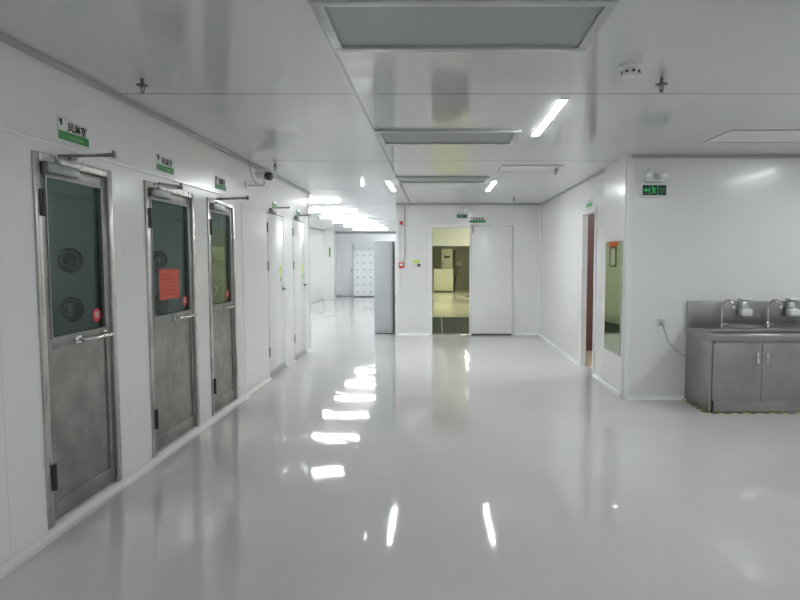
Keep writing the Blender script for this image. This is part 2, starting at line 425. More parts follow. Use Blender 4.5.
# coving and trims
def cove(mb, p0, p1, out, r=.045, n=6):
    """hollow quarter coving along p0-p1, 'out' pointing into the room"""
    p0, p1, out = Vector(p0), Vector(p1), Vector(out)
    prof = [(0, 0)] + [(r - r * math.sin(a) if False else r * (1 - math.sin(a * PI / 2 / n)) , r * (1 - math.cos(a * PI / 2 / n))) for a in range(n + 1)]
    b = bmesh.new()
    A = [b.verts.new(p0 + out * x + Vector((0, 0, z))) for x, z in prof]; B = [b.verts.new(p1 + out * x + Vector((0, 0, z))) for x, z in prof]
    k = len(prof)
    for i in range(k): b.faces.new((A[i], A[(i + 1) % k], B[(i + 1) % k], B[i]))
    b.faces.new(A[::-1]); b.faces.new(B); bmesh.ops.recalc_face_normals(b, faces=b.faces)
    mb._add(b)
m = MB(); cove(m, (LX, -3, 0), (LX, 6.47, 0), (1, 0, 0), .048); cove(m, (LU, 6.47, 0), (LU, 7.51, 0), (1, 0, 0)); cove(m, (LU, 8.31, 0), (LU, 8.83, 0), (1, 0, 0)); cove(m, (LU, 9.62, 0), (LU, 9.94, 0), (1, 0, 0))
struct('baseboard_left', m, 'cove', 'pale coved skirting along the left wall', 'skirting')
m = MB(); cove(m, (-.82, YB, 0), (-.17, YB, 0), (0, -1, 0)); cove(m, (1.5, YB, 0), (RX, YB, 0), (0, -1, 0)); struct('baseboard_back', m, 'trim')
m = MB(); cove(m, (RX, 7.25, 0), (RX, 7.70, 0), (-1, 0, 0), .04); cove(m, (RX, 8.46, 0), (RX, YB, 0), (-1, 0, 0), .04); struct('baseboard_right', m, 'trim')
m = MB(); cove(m, (2.02, YS, 0), (5.9, YS, 0), (0, -1, 0), .04); struct('baseboard_sink', m, 'trim')
m = MB(); cove(m, (-4.3, 9.94, 0), (-4.3, 22.6, 0), (1, 0, 0)); struct('baseboard_corridor', m, 'grey_cab')
m = MB(); cove(m, (-4.3, YF, 0), (-.82, YF, 0), (0, -1, 0)); struct('baseboard_far', m, 'grey_pl')
def bar(name, x0, x1, y0, y1, z0, z1, mm='trim'): return struct(name, MB().box(x0, x1, y0, y1, z0, z1, .004), mm)
bar('trim_1', LU, LU + .035, -3, 9.94, H - .03, H, 'grey_pl')
bar('trim_2', RX - .03, RX, 7.3, YB, H - .025, H, 'grey_pl')
bar('trim_3', -.82, RX, YB - .03, YB, H - .025, H, 'grey_pl')
bar('trim_4', RX, 5.9, YS - .03, YS, H - .03, H, 'grey_pl')
bar('trim_5', RX - .045, RX, YB - .045, YB, 0, H - .025)
bar('trim_6', -.83, -.76, YB - .012, YB + .1, 0, H)
bar('trim_7', 2.0, 2.055, YS - .015, YS + .02, 0, H)
bar('trim_8', LX, LX + .008, -3, 6.47, 2.118, 2.137)
bar('trim_9', LU, LX + .004, 6.455, 6.475, .045, 2.137)
bar('trim_10', -4.3, -.82, YF - .03, YF, H - .05, H, 'grey_pl')
bar('trim_11', -4.3, -4.26, 9.94, 22.6, H - .04, H, 'grey_pl')
bar('trim_12', LU - .1, LU + .012, 9.925, 9.95, 0, H)
bar('trim_13', RX - .01, RX, 7.215, 7.24, .04, H - .025, 'grey_pl')

# ------------------------------------------------------------ stainless doors
def screw_ring(mb, c, r, n=6):
    for k in range(n):
        a = 2 * PI * k / n; mb.ball((c[0], c[1] + r * math.cos(a), c[2] + r * math.sin(a)), .006)
def steel_door(idx, y0, y1, label, arm=True):
    d = thing('door_%d' % idx, (LX, (y0 + y1) / 2, 0), label, 'door', None, 'structure')
    F = .048; xf = LX + .012
    m = MB()
    m.box(LX - .10, xf, y0, y0 + F, DZ0, DZ1, .004).box(LX - .10, xf, y1 - F, y1, DZ0, DZ1, .004).box(LX - .10, xf, y0 + F, y1 - F, DZ1 - F, DZ1, .004)
    m.box(LX - .10, LX - .02, y0 + F, y1 - F, DZ0, DZ0 + .012)
    m.build('frame', 'steel_l', d)
    a, b = y0 + F + .004, y1 - F - .004; z0, z1 = DZ0 + .016, DZ1 - F - .004
    xo, xi = LX - .004, LX - .046
    g0, g1 = 1.065, z1 - .062; st = .052
    m = MB()
    m.box(xi, xo, a, a + st, z0, z1, .003).box(xi, xo, b - st, b, z0, z1, .003)
    m.box(xi, xo, a + st, b - st, g1, z1, .003).box(xi, xo, a + st, b - st, g0 - .06, g0, .003)
    m.box(xi, xo, a + st, b - st, z0, z0 + .10, .003)
    m.box(xi, xo - .010, a + st, b - st, z0 + .10, g0 - .06)
    leaf = m.build('leaf', 'steel', d)
    m = MB(); t = .010                                             # glazing bead
    m.box(xo - .012, xo + .004, a + st, a + st + t, g0, g1).box(xo - .012, xo + .004, b - st - t, b - st, g0, g1)
    m.box(xo - .012, xo + .004, a + st + t, b - st - t, g1 - t, g1).box(xo - .012, xo + .004, a + st + t, b - st - t, g0, g0 + t)
    m.build('glazing_bead', 'grey_metal', d)
    MB().box(xi + .014, xi + .022, a + st, b - st, g0, g1).build('glass', 'glass', d)
    for hz in (.32, 1.80):
        m = MB().box(LX + .008, LX + .020, y0 + F - .018, y0 + F + .022, hz - .07, hz + .07, .002)
        m.cyl((LX + .020, y0 + F + .002, hz - .072), (LX + .020, y0 + F + .002, hz + .072), .009, n=12)
        m.build('hinge', 'dark_metal', d)
    # pull handle near the lock side
    hy0, hy1, hz = b - .37, b - .055, 1.035
    m = MB()
    m.box(xo, xo + .010, hy0 - .015, hy0 + .05, hz - .022, hz + .022, .004).box(xo, xo + .010, hy1 - .05, hy1 + .005, hz - .022, hz + .022, .004)
    m.tube([(xo + .008, hy0 + .018, hz), (xo + .045, hy0 + .022, hz), (xo + .06, hy0 + .06, hz), (xo + .06, hy1 - .06, hz), (xo + .045, hy1 - .022, hz), (xo + .008, hy1 - .018, hz)], .011, 12, 4)
    m.build('handle', 'chrome', d)
    # overhead closer
    cy0, cy1 = a + .02, a + .30; cz = z1 - .022
    m = MB().box(xo, xo + .048, cy0, cy1, cz - .03, cz + .03, .010, 3).cyl((xo + .024, cy0 + .12, cz + .03), (xo + .024, cy0 + .12, cz + .052), .013)
    m.cyl((xo + .024, cy0 - .006, cz), (xo + .024, cy0, cz), .016)
    m.build('closer_body', 'grey_metal', d)
    py = cy0 + .12; pz = DZ1 + .003
    el = (LX + .30, py + .05, pz + .008) if arm else (LX + .085, py + .24, pz + .004)
    m = MB()
    m.tube([(xo + .024, py, pz), el], .008, 8, 0).ball(el, .013)
    m.tube([(el[0], el[1], el[2] + .01), (LX + .03, py + .13 if arm else py + .38, pz + .016)], .007, 8, 0)
    m.box(LX + .008, LX + .034, (py + .10 if arm else py + .35), (py + .16 if arm else py + .41), pz + .0, pz + .024, .003)
    m.cyl((el[0], el[1], el[2] - .012), (el[0], el[1], el[2] + .026), .011)
    m.build('closer_arm', 'grey_metal', d)
    # round red sticker on the glass
    sy = b - st - .065
    m = MB().lathe([(0, 0), (.043, 0), (.043, .0015), (0, .0015)], (xi + .0225, sy, 1.155), (1, 0, 0))
    s_ = m.build('sticker', 'red', d); s_['label'] = 'round red push sticker on the glass'
    text('sticker_mark', '推', .05, 'sign_white', s_, (xi + .0250, sy, 1.155), '+X')
    return d, (a + st, b - st, xi)
d1, g = steel_door(1, *STEEL[0], 'stainless steel door nearest the camera with two round dark nozzles behind its glass')
d2, g2 = steel_door(2, *STEEL[1], 'middle stainless steel door with a red paper notice on its glass', arm=False)
xg = g2[2] + .0225
nt_ = MB().box(xg, xg + .0015, 4.565, 4.91, 1.19, 1.425).build('notice', 'red_paper', d2); nt_['label'] = 'red paper notice'
m = MB()
for k in range(6): m.box(xg + .0015, xg + .002, 4.60, 4.87 - .04 * (k % 3), 1.225 + k * .030, 1.231 + k * .030)
l_ = m.build('printed_lines', mat('faded_red_ink', (.45, .05, .03), .7), nt_)
d3, g3 = steel_door(3, *STEEL[2], 'third stainless steel door, farthest of the steel row, with a yellow sheet behind its glass')
yn = MB().box(g3[2] + .005, g3[2] + .0065, 5.75, 6.02, 1.49, 1.62).build('notice', 'yellow_paper', d3); yn['label'] = 'yellow sheet on the inside of the glass'

# nozzles on the chamber side walls
def nozzle(loc, label):
    n_ = thing('air_nozzle', loc, label, 'nozzle', 'round air nozzles behind the steel door glass')
    MB().lathe([(.058, 0), (.082, 0), (.085, -.010), (.078, -.018), (.062, -.020), (.058, -.012)], (0, 0, 0), (0, 1, 0)).build('ring', 'nozzle', n_, world=False)
    MB().lathe([(0, -.004), (.057, -.004), (.056, -.022), (.046, -.040), (.026, -.050), (.023, -.030), (0, -.028)], (0, 0, 0), (0, 1, 0)).build('ball_jet', 'nozzle', n_, world=False)
    return n_
base = nozzle((-2.46, CH[0][1], 1.495), 'upper round dark air nozzle behind the glass of the nearest steel door')
dup(base, (-2.46, CH[0][1], 1.165), 'lower round dark air nozzle behind the glass of the nearest steel door')
dup(base, (-2.465, CH[1][1], 1.495), 'upper round dark air nozzle behind the middle steel door, above the red notice')
dup(base, (-2.465, CH[1][1], 1.10), 'lower round dark air nozzle half hidden by the red notice on the middle steel door')
dup(base, (-2.40, CH[2][1], 1.49), 'upper round air nozzle behind the glass of the third steel door')
dup(base, (-2.40, CH[2][1], 1.18), 'lower round air nozzle behind the glass of the third steel door')

# unseen fill lamp added to each chamber so its walls read brighter
c0 = thing('chamber_fill_lamp', (-2.75, 3.5, H), 'unseen fill lamp added inside the nearest air shower chamber', 'light')
MB().box(-.18, .18, -.18, .18, -.03, 0, .004).build('housing', 'white_pl', c0, world=False); MB().box(-.16, .16, -.16, .16, -.036, -.028, .003).build('diffuser', 'lamp_fill', c0, world=False)
dup(c0, (-2.75, 4.75, H), 'unseen fill lamp added inside the middle air shower chamber'); dup(c0, (-2.75, 5.87, H), 'unseen fill lamp added inside the third air shower chamber')

# signs above the steel doors
def wsign(y0, y1, label):
    y0 += .045; y1 += .045
    s_ = thing('door_sign', (LU, (y0 + y1) / 2, 2.18), label, 'sign', 'green and white signs above the steel doors')
    yc = (y0 + y1) / 2; w = (y1 - y0)
    MB().box(LU, LU + .006, y0, y1, 2.18, 2.30, .001).build('board', 'sign_white', s_)
    MB().box(LU + .0055, LU + .0075, y0, y1, 2.18, 2.228).build('green_band', 'green', s_)
    text('lettering', '风淋室', .060, 'ink', s_, (LU + .0066, yc + .03 * w / .29, 2.254), '+X', sx=1.05 * w / .29)
    text('english_lettering', 'Air Shower', .030, 'pale_ink', s_, (LU + .008, yc + .02, 2.203), '+X', sx=w / .29)
    MB().lathe([(.006, 0), (.013, 0), (.013, .001), (.006, .001)], (LU + .006, y0 + .022, 2.283), (1, 0, 0)).lathe([(.003, 0), (.010, 0), (.010, .001), (.003, .001)], (LU + .006, y0 + .026, 2.266), (1, 0, 0)).build('emblem', 'ink', s_)
wsign(3.37, 3.66, 'green and white sign above the nearest steel door')
wsign(4.55, 4.835, 'green and white sign above the middle steel door with the red notice')
wsign(5.757, 6.03, 'green and white sign above the third steel door')

# ---------------------------------------------------------------- white doors
def white_door(idx, y0, y1, label):
    d = thing('door_%d' % idx, (LU, (y0 + y1) / 2, 0), label, 'door', None, 'structure')
    MB().box(LU - .05, LU + .002, y0 + .012, y1 - .012, .075, 2.08, .003).build('leaf', 'wall_plain', d)
    MB().box(LU - .045, LU - .002, y0 + .012, y1 - .012, .004, .072, .002).build('bottom_seal_gap', 'grey_pl', d)
    for hz in (.33, 1.42, 1.90):
        m = MB().cyl((LU + .006, y0 + .006, hz - .06), (LU + .006, y0 + .006, hz + .06), .010, n=12).box(LU + .001, LU + .005, y0 - .02, y0 + .03, hz - .06, hz + .06)
        m.build('hinge', 'grey_metal', d)
    hz = 1.29 if idx == 4 else 1.27
    hz = 1.10
    m = MB().lathe([(0, 0), (.028, 0), (.028, .008), (.012, .010), (.011, .045), (0, .046)], (LU + .002, y1 - .075, hz), (1, 0, 0))
    m.tube([(LU + .045, y1 - .075, hz), (LU + .050, y1 - .10, hz), (LU + .050, y1 - .185, hz)], .009, 10, 3)
    m.build('handle', 'grey_metal', d)
    cz = 2.12
    m = MB().box(LU, LU + .05, y0 + .10, y0 + .32, cz - .03, cz + .03, .008, 2)
    m.build('closer_body', 'grey_metal', d)
    m = MB().tube([(LU + .025, y0 + .2, cz + .035), (LU + .21, y0 + .30, cz + .045)], .008, 8, 0).tube([(LU + .21, y0 + .30, cz + .055), (LU + .03, y0 + .29, cz + .05)], .007, 8, 0).cyl((LU + .025, y0 + .2, cz + .02), (LU + .025, y0 + .2, cz + .045), .012)
    m.build('closer_arm', 'grey_metal', d)
    p = MB().box(LU + .002, LU + .0035, y1 - .24, y1 - .14, 1.29, 1.42).build('notice', 'lime_paper', d); p['label'] = 'tall lime green paper notice'
    p = MB().box(LU + .002, LU + .0035, y1 - .21, y1 - .135, 1.205, 1.265).build('sticker', 'green_b', d); p['label'] = 'small green square sticker'
    return d
white_door(4, *WHITE[0], 'plain white door with a lime notice, right after the steel doors')
white_door(5, *WHITE[1], 'last plain white door of the left wall, next to the corridor opening')
for (y0, lab) in ((7.78, 'small green tag above the first plain white door'), (9.10, 'small green tag above the last plain white door')):
    s_ = thing('door_tag', (LU, y0 + .10, 2.175), lab, 'sign', 'green tags above the white doors')
    MB().box(LU, LU + .006, y0, y0 + .2, 2.175, 2.26, .001).build('board', 'sign_white', s_)
    MB().box(LU + .0055, LU + .008, y0, y0 + .2, 2.175, 2.225).build('green_band', 'green_b', s_)

# -------------------------------------------------------- sliding door and back
d = thing('door_6', (1.06, YB, 0), 'white sliding door leaf pushed open to the right of the doorway', 'door', None, 'structure')
MB().box(.655, 1.455, YB - .055, YB - .012, .035, 2.165, .006).build('leaf', 'wall_plain', d)
MB().box(.66, 1.45, YB - .05, YB - .015, .004, .034).build('bottom_seal_gap', 'groove', d)  # dark strip painted for the shaded gap under the leaf
MB().box(.675, .70, YB - .075, YB - .05, 2.02, 2.17, .003).build('guide_block', 'grey_metal', d)
MB().box(.69, .705, YB - .085, YB - .053, .95, 1.2, .004).build('handle', 'trim', d)
m = MB().box(-.185, -.115, YB - .03, YB + .105, 0, 2.13, .004).box(-.185, 1.53, YB - .035, YB, 2.17, 2.215, .004).box(-.185, .64, YB - .03, YB + .105, 2.125, 2.17, .004).box(.625, .65, YB - .010, YB + .105, 0, 2.13, .002).box(1.48, 1.53, YB - .02, YB, 0, 2.17, .003)
struct('trim_14', m, 'trim', 'white frame around the sliding doorway', 'frame')
struct('trim_15', MB().box(-.12, .625, YB + .0, YB + .1, 0, .012).box(.08, .095, YB + .1, 15.55, 0, .004), 'grey_metal')

# emergency lamp with exit sign
def exit_unit(x, y, z, w, h, label, arrow, lamp_label, sign_cols, head_dx, head_z):
    e = thing('exit_sign', (x, y, z - h / 2), label, 'exit sign')
    MB().box(x - w / 2, x + w / 2, y - .03, y, z - h / 2, z + h / 2, .012, 3).build('housing', 'white_pl', e)
    f = MB().box(x - w / 2 + .018, x + w / 2 - .018, y - .034, y - .028, z - h / 2 + .024, z + h / 2 - .024, .002).build('face', 'exit_face', e)
    yy = y - .0345
    R = Matrix.Translation((x, yy, z)) @ Matrix.Rotation(PI / 2, 4, 'X')
    a, b = w / 2 - .018, h / 2 - .024
    m = MB()
    # left arrow
    m.prism([(-a + .008, 0), (-a + .042, .026), (-a + .042, .009), (-a + .068, .009), (-a + .068, -.009), (-a + .042, -.009), (-a + .042, -.026)], 0, .002, R)
    m.build('arrow', sign_cols[0], e)
    m = MB()   # doorway with running figure
    x0 = -.5 * a + .004; x1 = .30 * a
    m.prism([(x0, -b + .002), (x0 + .007, -b + .002), (x0 + .007, b - .002), (x0, b - .002)], 0, .002, R).prism([(x1 - .007, -b + .002), (x1, -b + .002), (x1, b - .002), (x1 - .007, b - .002)], 0, .002, R)
    c = (x0 + x1) / 2
    m.prism([(c + .010 * math.cos(k * PI / 5) - .006, .030 + .010 * math.sin(k * PI / 5)) for k in range(10)], 0, .002, R)
    def limb(p, q, t=.005):
        dx, dy = q[0] - p[0], q[1] - p[1]; l = math.hypot(dx, dy); nx, ny = -dy / l * t, dx / l * t
        m.prism([(p[0] + nx + c, p[1] + ny), (q[0] + nx + c, q[1] + ny), (q[0] - nx + c, q[1] - ny), (p[0] - nx + c, p[1] - ny)], 0, .002, R)
    limb((0, .02), (.006, -.008), .008); limb((0, .018), (-.022, .006)); limb((0, .016), (.022, .010)); limb((.006, -.008), (-.014, -.022)); limb((-.014, -.022), (-.016, -.038)); limb((.006, -.008), (.024, -.036))
    m.build('running_figure', sign_cols[0], e)
    text('lettering', '安全出口', .026, sign_cols[1], e, (x + .66 * a, yy - .001, z + .012), '-Y', sx=.62)
    text('english_lettering', 'EXIT', .026, sign_cols[1], e, (x + .66 * a, yy - .001, z - .020), '-Y', sx=.8)
    k = thing('emergency_lamp', (x, y, head_z - .03), lamp_label, 'emergency light')
    MB().box(x - .10, x + .10, y - .045, y, z + h / 2 + .012, head_z - .045, .006).build('housing', 'white_pl', k)
    MB().box(x - .05, x + .05, y - .03, y, head_z + .03, head_z + .075, .006).build('top_box', 'white_pl', k)
    for sgn in (-1, 1):
        cx = x + sgn * head_dx
        MB().lathe([(.02, 0), (.036, .012), (.050, .05), (.050, .064), (.046, .066)], (cx, y - .02, head_z), (0, -1, -.25)).cyl((cx, y - .03, head_z - .08), (cx, y - .03, head_z), .012).build('lamp_head', 'white_pl', k)
        MB().lathe([(0, .060), (.030, .068), (.045, .066), (.046, .063), (0, .055)], (cx, y - .02, head_z), (0, -1, -.25)).build('lens', 'clear_pl', k)
exit_unit(2.268, YS, 2.225, .285, .152, 'lit green exit sign with left arrow on the wall left of the sink', True, 'twin head emergency light above the exit sign near the sink', ('exit_green', 'exit_dim'), .085, 2.385)
exit_unit(.47, YB, 2.345, .235, .115, 'small dark exit sign above the sliding doorway', True, 'twin head emergency light above the sliding doorway', ('exit_dim', 'exit_dim'), .085, 2.485)
meta(MB().box(.60, .70, YB - .03, YB, 2.41, 2.465, .006).build('junction_box', 'white_pl'), 'small white box on the wall right of the far emergency light', 'box')
s_ = thing('door_sign', (.77, YB, 2.225), 'green and white sign above the sliding door leaf', 'sign')
MB().box(.61, .935, YB - .006, YB, 2.225, 2.335, .001).build('board', 'sign_white', s_)
MB().box(.61, .935, YB - .008, YB - .005, 2.225, 2.268).build('green_band', 'green', s_)
m = MB()
for k in range(4):                                   # small unreadable dark characters
    x0 = .685 + k * .056
    for q in range(3): m.box(x0, x0 + .042, YB - .0075, YB - .0058, 2.279 + q * .016, 2.286 + q * .016)
    m.box(x0 + .010 + .006 * (k % 2), x0 + .018 + .006 * (k % 2), YB - .0075, YB - .0058, 2.276, 2.322); m.box(x0 + .030, x0 + .036, YB - .0075, YB - .0058, 2.279, 2.31)
m.build('lettering', 'ink', s_)
MB().lathe([(.006, 0), (.016, 0), (.016, .0015), (.006, .0015)], (.645, YB - .006, 2.312), (0, -1, 0)).build('emblem', 'ink', s_)

# alarm line left of the doorway
xa = -.72
a_ = thing('alarm_sounder', (xa, YB, 2.18), 'small red alarm light high on the wall by the corridor', 'alarm')
MB().lathe([(0, 0), (.05, 0), (.05, .018), (.04, .022), (0, .022)], (xa, YB, 2.215), (0, -1, 0)).build('base', 'white_pl', a_)
MB().lathe([(.036, .02), (.036, .05), (.028, .07), (.012, .08), (0, .081)], (xa, YB, 2.215), (0, -1, 0)).build('dome', 'red', a_)
c_ = thing('call_point', (xa, YB, 1.33), 'red fire alarm call point on the wall beside the grey cabinet', 'alarm')
MB().box(xa - .055, xa + .055, YB - .045, YB, 1.335, 1.445, .010, 3).build('housing', 'red', c_)
MB().box(xa - .035, xa + .035, YB - .048, YB - .040, 1.375, 1.42, .003).build('glass_plate', 'white_pl', c_)
MB().box(xa - .04, xa + .04, YB - .03, YB, 1.325, 1.338, .003).build('base_box', 'grey_pl', c_)
k_ = thing('conduit', (xa, YB, 1.445), 'thin grey conduit running up to the ceiling from the red call point', 'conduit')
MB().tube([(xa + .03, YB - .012, 1.447), (xa + .035, YB - .012, 1.48), (xa + .062, YB - .012, 1.53), (xa + .066, YB - .012, 1.56)], .010, 10, 5).cyl((xa + .066, YB - .012, 1.555), (xa + .066, YB - .012, H - .03), .010, n=10).build('pipe', 'grey_pl', k_)
for z in (1.6, 1.95, 2.42): MB().box(xa + .052, xa + .082, YB - .024, YB, z, z + .014, .003).build('clip', 'grey_metal', k_)
meta(MB().box(-.48, -.36, YB - .004, YB, 1.425, 1.495, .001).build('notice_card', 'lime_paper'), 'small pale green card above the white switch by the sliding doorway', 'notice')
w_ = thing('wall_switch', (-.455, YB, 1.34), 'white switch plate left of the sliding doorway', 'switch')
MB().box(-.51, -.42, YB - .010, YB, 1.335, 1.42, .004).build('plate', 'white_pl', w_); MB().box(-.485, -.445, YB - .014, YB - .008, 1.355, 1.40, .003).build('rocker', 'white_pl', w_)
r_ = thing('card_reader', (-.375, YB, 1.36), 'small black reader beside the white switch plate', 'reader')
MB().box(-.41, -.345, YB - .025, YB + .002, 1.36, 1.415, .006).build('housing', 'black', r_); MB().box(-.395, -.36, YB - .028, YB - .024, 1.375, 1.40, .002).build('pad', 'grey_metal', r_)

# grey cabinet at the corridor mouth
g_ = thing('steel_cabinet', (-1.1, 12.2, 0), 'tall grey steel cabinet standing at the corridor mouth', 'cabinet')
MB().box(-1.278, -.905, 12.02, 12.42, .02, 1.865, .005).build('body', 'grey_cab', g_)
MB().box(-1.262, -.923, 12.0, 12.022, .05, 1.85, .003).build('door', 'grey_cab', g_)
MB().box(-.905, -.889, 12.0, 12.42, .02, 1.862, .002).build('side_panel', 'grey_dark', g_)
MB().box(-1.26, -.92, 12.04, 12.40, 0, .02).build('plinth', 'grey_dark', g_)

# far lockers
lk = thing('locker_bank', (-2.78, 24.2, 0), 'white locker bank with rows of small doors at the far corridor end', 'lockers')
NX, NZ, CW, CH_ = 5, 6, .262, .295
x0 = -3.38
MB().box(x0 - .015, x0 + NX * CW + .015, 24.02, YF - .05, .03, .06 + NZ * CH_ + .03, .004).build('body', 'locker', lk)
MB().box(x0, x0 + NX * CW, 24.05, YF - .08, 0, .03).build('plinth', 'grey_dark', lk)
bd = MB().box(-CW / 2 + .005, CW / 2 - .005, -.02, 0, .005, CH_ - .005, .004)
first = None
for i in range(NX):
    for j in range(NZ):
        loc = Vector((x0 + (i + .5) * CW, 24.019, .06 + j * CH_)) - lk.location
        if first is None:
            first = bd.build('door', 'locker', lk, world=False); first.location = loc
            kn = MB().box(.025, .065, -.034, -.018, CH_ * .5 - .04, CH_ * .5 + .03, .006).build('handle', 'locker_knob', first, world=False)
        else:
            c = first.copy(); C.objects.link(c); c.parent = lk; c.location = loc
            q = kn.copy(); C.objects.link(q); q.parent = c
dd = thing('door_7', (-3.7, YF, 0), 'pale flush door left of the far lockers', 'door', None, 'structure')
MB().box(-3.93, -3.46, YF - .05, YF - .002, .02, 2.1, .004).build('leaf', 'wall_blue', dd)
MB().box(-3.455, -3.415, YF - .10, YF - .002, 0, 2.14, .004).build('frame', 'grey_cab', dd)
MB().box(-3.53, -3.50, YF - .09, YF - .05, 1.0, 1.12, .004).build('handle', 'grey_metal', dd)
p_ = thing('pier_sign', (-4.06, 22.6, 1.65), 'small green vertical sign on the white pier at the far corridor end', 'sign')
MB().box(-4.11, -4.01, 22.592, 22.6, 1.55, 2.02, .002).build('board', 'sign_white', p_); MB().box(-4.09, -4.03, 22.59, 22.593, 1.60, 1.95).build('green_band', 'green_b', p_)

# inner room furniture
i_ = thing('white_chest', (.25, 28, 0), 'white box cabinet on the floor beyond the open sliding door', 'cabinet')
MB().box(-.2, .70, 27.65, 28.4, .05, 1.06, .01).build('body', 'machine', i_); MB().box(-.17, .67, 27.63, 27.652, .08, 1.03, .006).build('front_panel', 'machine', i_); MB().box(-.15, .65, 27.7, 28.3, 0, .05).build('plinth', 'steel_dark', i_)
i_ = thing('control_cabinet', (.4, 29.2, 0), 'grey cream control cabinet with a dark display behind the white box cabinet', 'machine')
MB().box(.16, .70, 28.9, 29.4, .04, 2.0, .015).build('body', 'machine', i_); MB().box(.30, .56, 28.885, 28.902, 1.58, 1.66, .004).build('display', 'black', i_); MB().box(.70, .84, 28.95, 29.4, .04, 1.95, .01).build('dark_side_gap', 'steel_dark', i_); MB().box(.2, .8, 28.95, 29.35, 0, .04).build('plinth', 'steel_dark', i_); MB().box(.22, .28, 28.885, 28.902, 1.25, 1.36, .004).build('latch', 'grey_metal', i_)  # dark side strip painted for the shaded gap beside this cabinet
i_ = thing('hose_reel', (1.06, 30.9, 1.2), 'wall hose with a hanging line on the inner room wall', 'hose')
MB().lathe([(0, 0), (.14, 0), (.14, .10), (.05, .12), (0, .12)], (1.08, 30.985, 1.27), (0, -1, 0)).build('reel', 'machine', i_)
MB().tube([(1.06, 30.86, 1.2), (.98, 30.85, .95), (.90, 30.85, .5), (.86, 30.85, .02)], .022, 8, 5).build('hose_line', 'steel_dark', i_)
i_ = thing('floor_scale', (1.28, 24.6, 0), 'low dark platform on the inner room floor', 'platform')
MB().box(1.12, 1.62, 24.2, 25.0, .03, .09, .01).build('plate', 'grey_metal', i_); MB().box(1.16, 1.58, 24.25, 24.95, 0, .03).build('base', 'steel_dark', i_)

n_ = thing('notice_board', (-.70, 13.96, 1.33), 'black framed board under a red plate, seen in the tall mirror', 'notice board')
MB().box(-.70, -.67, 13.76, 13.80, 1.33, 1.80, .004).box(-.70, -.67, 14.10, 14.14, 1.33, 1.80, .004).box(-.70, -.67, 13.80, 14.10, 1.33, 1.37, .004).box(-.70, -.67, 13.80, 14.10, 1.76, 1.80, .004).build('frame', 'black', n_)
MB().box(-.70, -.685, 13.80, 14.10, 1.37, 1.76).build('sheet', 'grey_pl', n_)
MB().box(-.70, -.68, 13.70, 14.24, 1.805, 1.92, .003).build('header_plate', 'red_paper', n_)

# sign over the right doorway and its frame
m = MB().box(RX - .018, RX + .055, 8.395, 8.46, 0, 2.17, .003).box(RX - .018, RX + .055, 7.71, 7.765, 0, 2.17, .003).box(RX - .018, RX + .055, 7.76, 8.40, 2.115, 2.17, .003)
struct('trim_16', m, 'trim', 'white frame of the open doorway in the right wall', 'frame')
s_ = thing('door_sign', (RX, 8.1, 2.205), 'small green and white sign above the open doorway in the right wall', 'sign')
MB().box(RX - .006, RX, 7.98, 8.26, 2.205, 2.32, .001).build('board', 'sign_white', s_); MB().box(RX - .008, RX - .005, 7.98, 8.26, 2.205, 2.255).build('green_band', 'green_b', s_)
m = MB()
for k in range(3): m.box(RX - .0075, RX - .0058, 8.04 + k * .05, 8.075 + k * .05, 2.272, 2.30)
m.build('lettering', 'grey_metal', s_)

# ------------------------------------------------------------------ sink unit
SX0, SX1, SY0, SY1, SZ = 2.650, 4.62, 5.79, YS - .012, .775
s_ = thing('sink_cabinet', ((SX0 + SX1) / 2, 6.1, 0), 'stainless steel wash basin cabinet against the right hand wall', 'sink')
m = MB().box(SX0, SX0 + .02, SY0 + .01, SY1, .01, SZ - .07, .002).box(SX1 - .02, SX1, SY0 + .01, SY1, .01, SZ - .07, .002).box(SX0 + .02, SX1 - .02, SY0 + .03, SY1, .04, .06).box(SX0 + .02, SX1 - .02, SY1 - .02, SY1, .04, SZ - .07)
m.box(SX0 + .001, SX0 + .024, SY0 + .005, SY0 + .03, .01, SZ - .07, .002).box(SX1 - .024, SX1, SY0 + .005, SY0 + .03, .01, SZ - .07, .002).box(SX0 + .05, SX1 - .05, SY0 + .012, SY0 + .03, SZ - .10, SZ - .07).box(SX0 + .05, SX1 - .05, SY0 + .012, SY0 + .03, .01, .115)
m.build('carcass', 'steel_s', s_)
# worktop with a long trough
ty0, ty1, tx0, tx1 = SY0 + .10, SY1 - .14, SX0 + .10, SX1 - .10
m = MB().box(SX0 - .008, SX1 + .008, SY0 - .012, ty0, SZ - .07, SZ, .010, 3).box(SX0 - .008, SX1 + .008, ty1, SY1, SZ - .07, SZ, .006).box(SX0 - .008, tx0, ty0, ty1, SZ - .07, SZ).box(tx1, SX1 + .008, ty0, ty1, SZ - .07, SZ)
m.box(SX0 - .008, SX0 + .004, SY0, SY1, SZ - .002, SZ + .012, .003)
m.build('worktop', 'steel_s', s_)
m = MB().box(tx0, tx1, ty0, ty1, SZ - .24, SZ - .23).box(tx0, tx0 + .008, ty0, ty1, SZ - .23, SZ - .07).box(tx1 - .008, tx1, ty0, ty1, SZ - .23, SZ - .07).box(tx0, tx1, ty0, ty0 + .008, SZ - .23, SZ - .07).box(tx0, tx1, ty1 - .008, ty1, SZ - .23, SZ - .07)
m.build('basin', 'steel_s', s_)
MB().box(SX0 - .004, SX1, SY1 - .022, SY1, SZ, 1.06, .004).build('backsplash', 'steel_s', s_)
dw = (SX1 - SX0 - .048) / 4
for k in range(4):
    xa_, xb_ = SX0 + .024 + k * dw + .002, SX0 + .024 + (k + 1) * dw - .002
    dr = MB().box(xa_, xb_, SY0 - .006, SY0 + .012, .118, SZ - .085, .004).build('door', 'steel_s', s_)
    hx = xb_ - .055 if k % 2 == 0 else xa_ + .03
    MB().box(hx, hx + .028, SY0 - .022, SY0 - .006, .49, .60, .004).build('handle', 'chrome', dr)
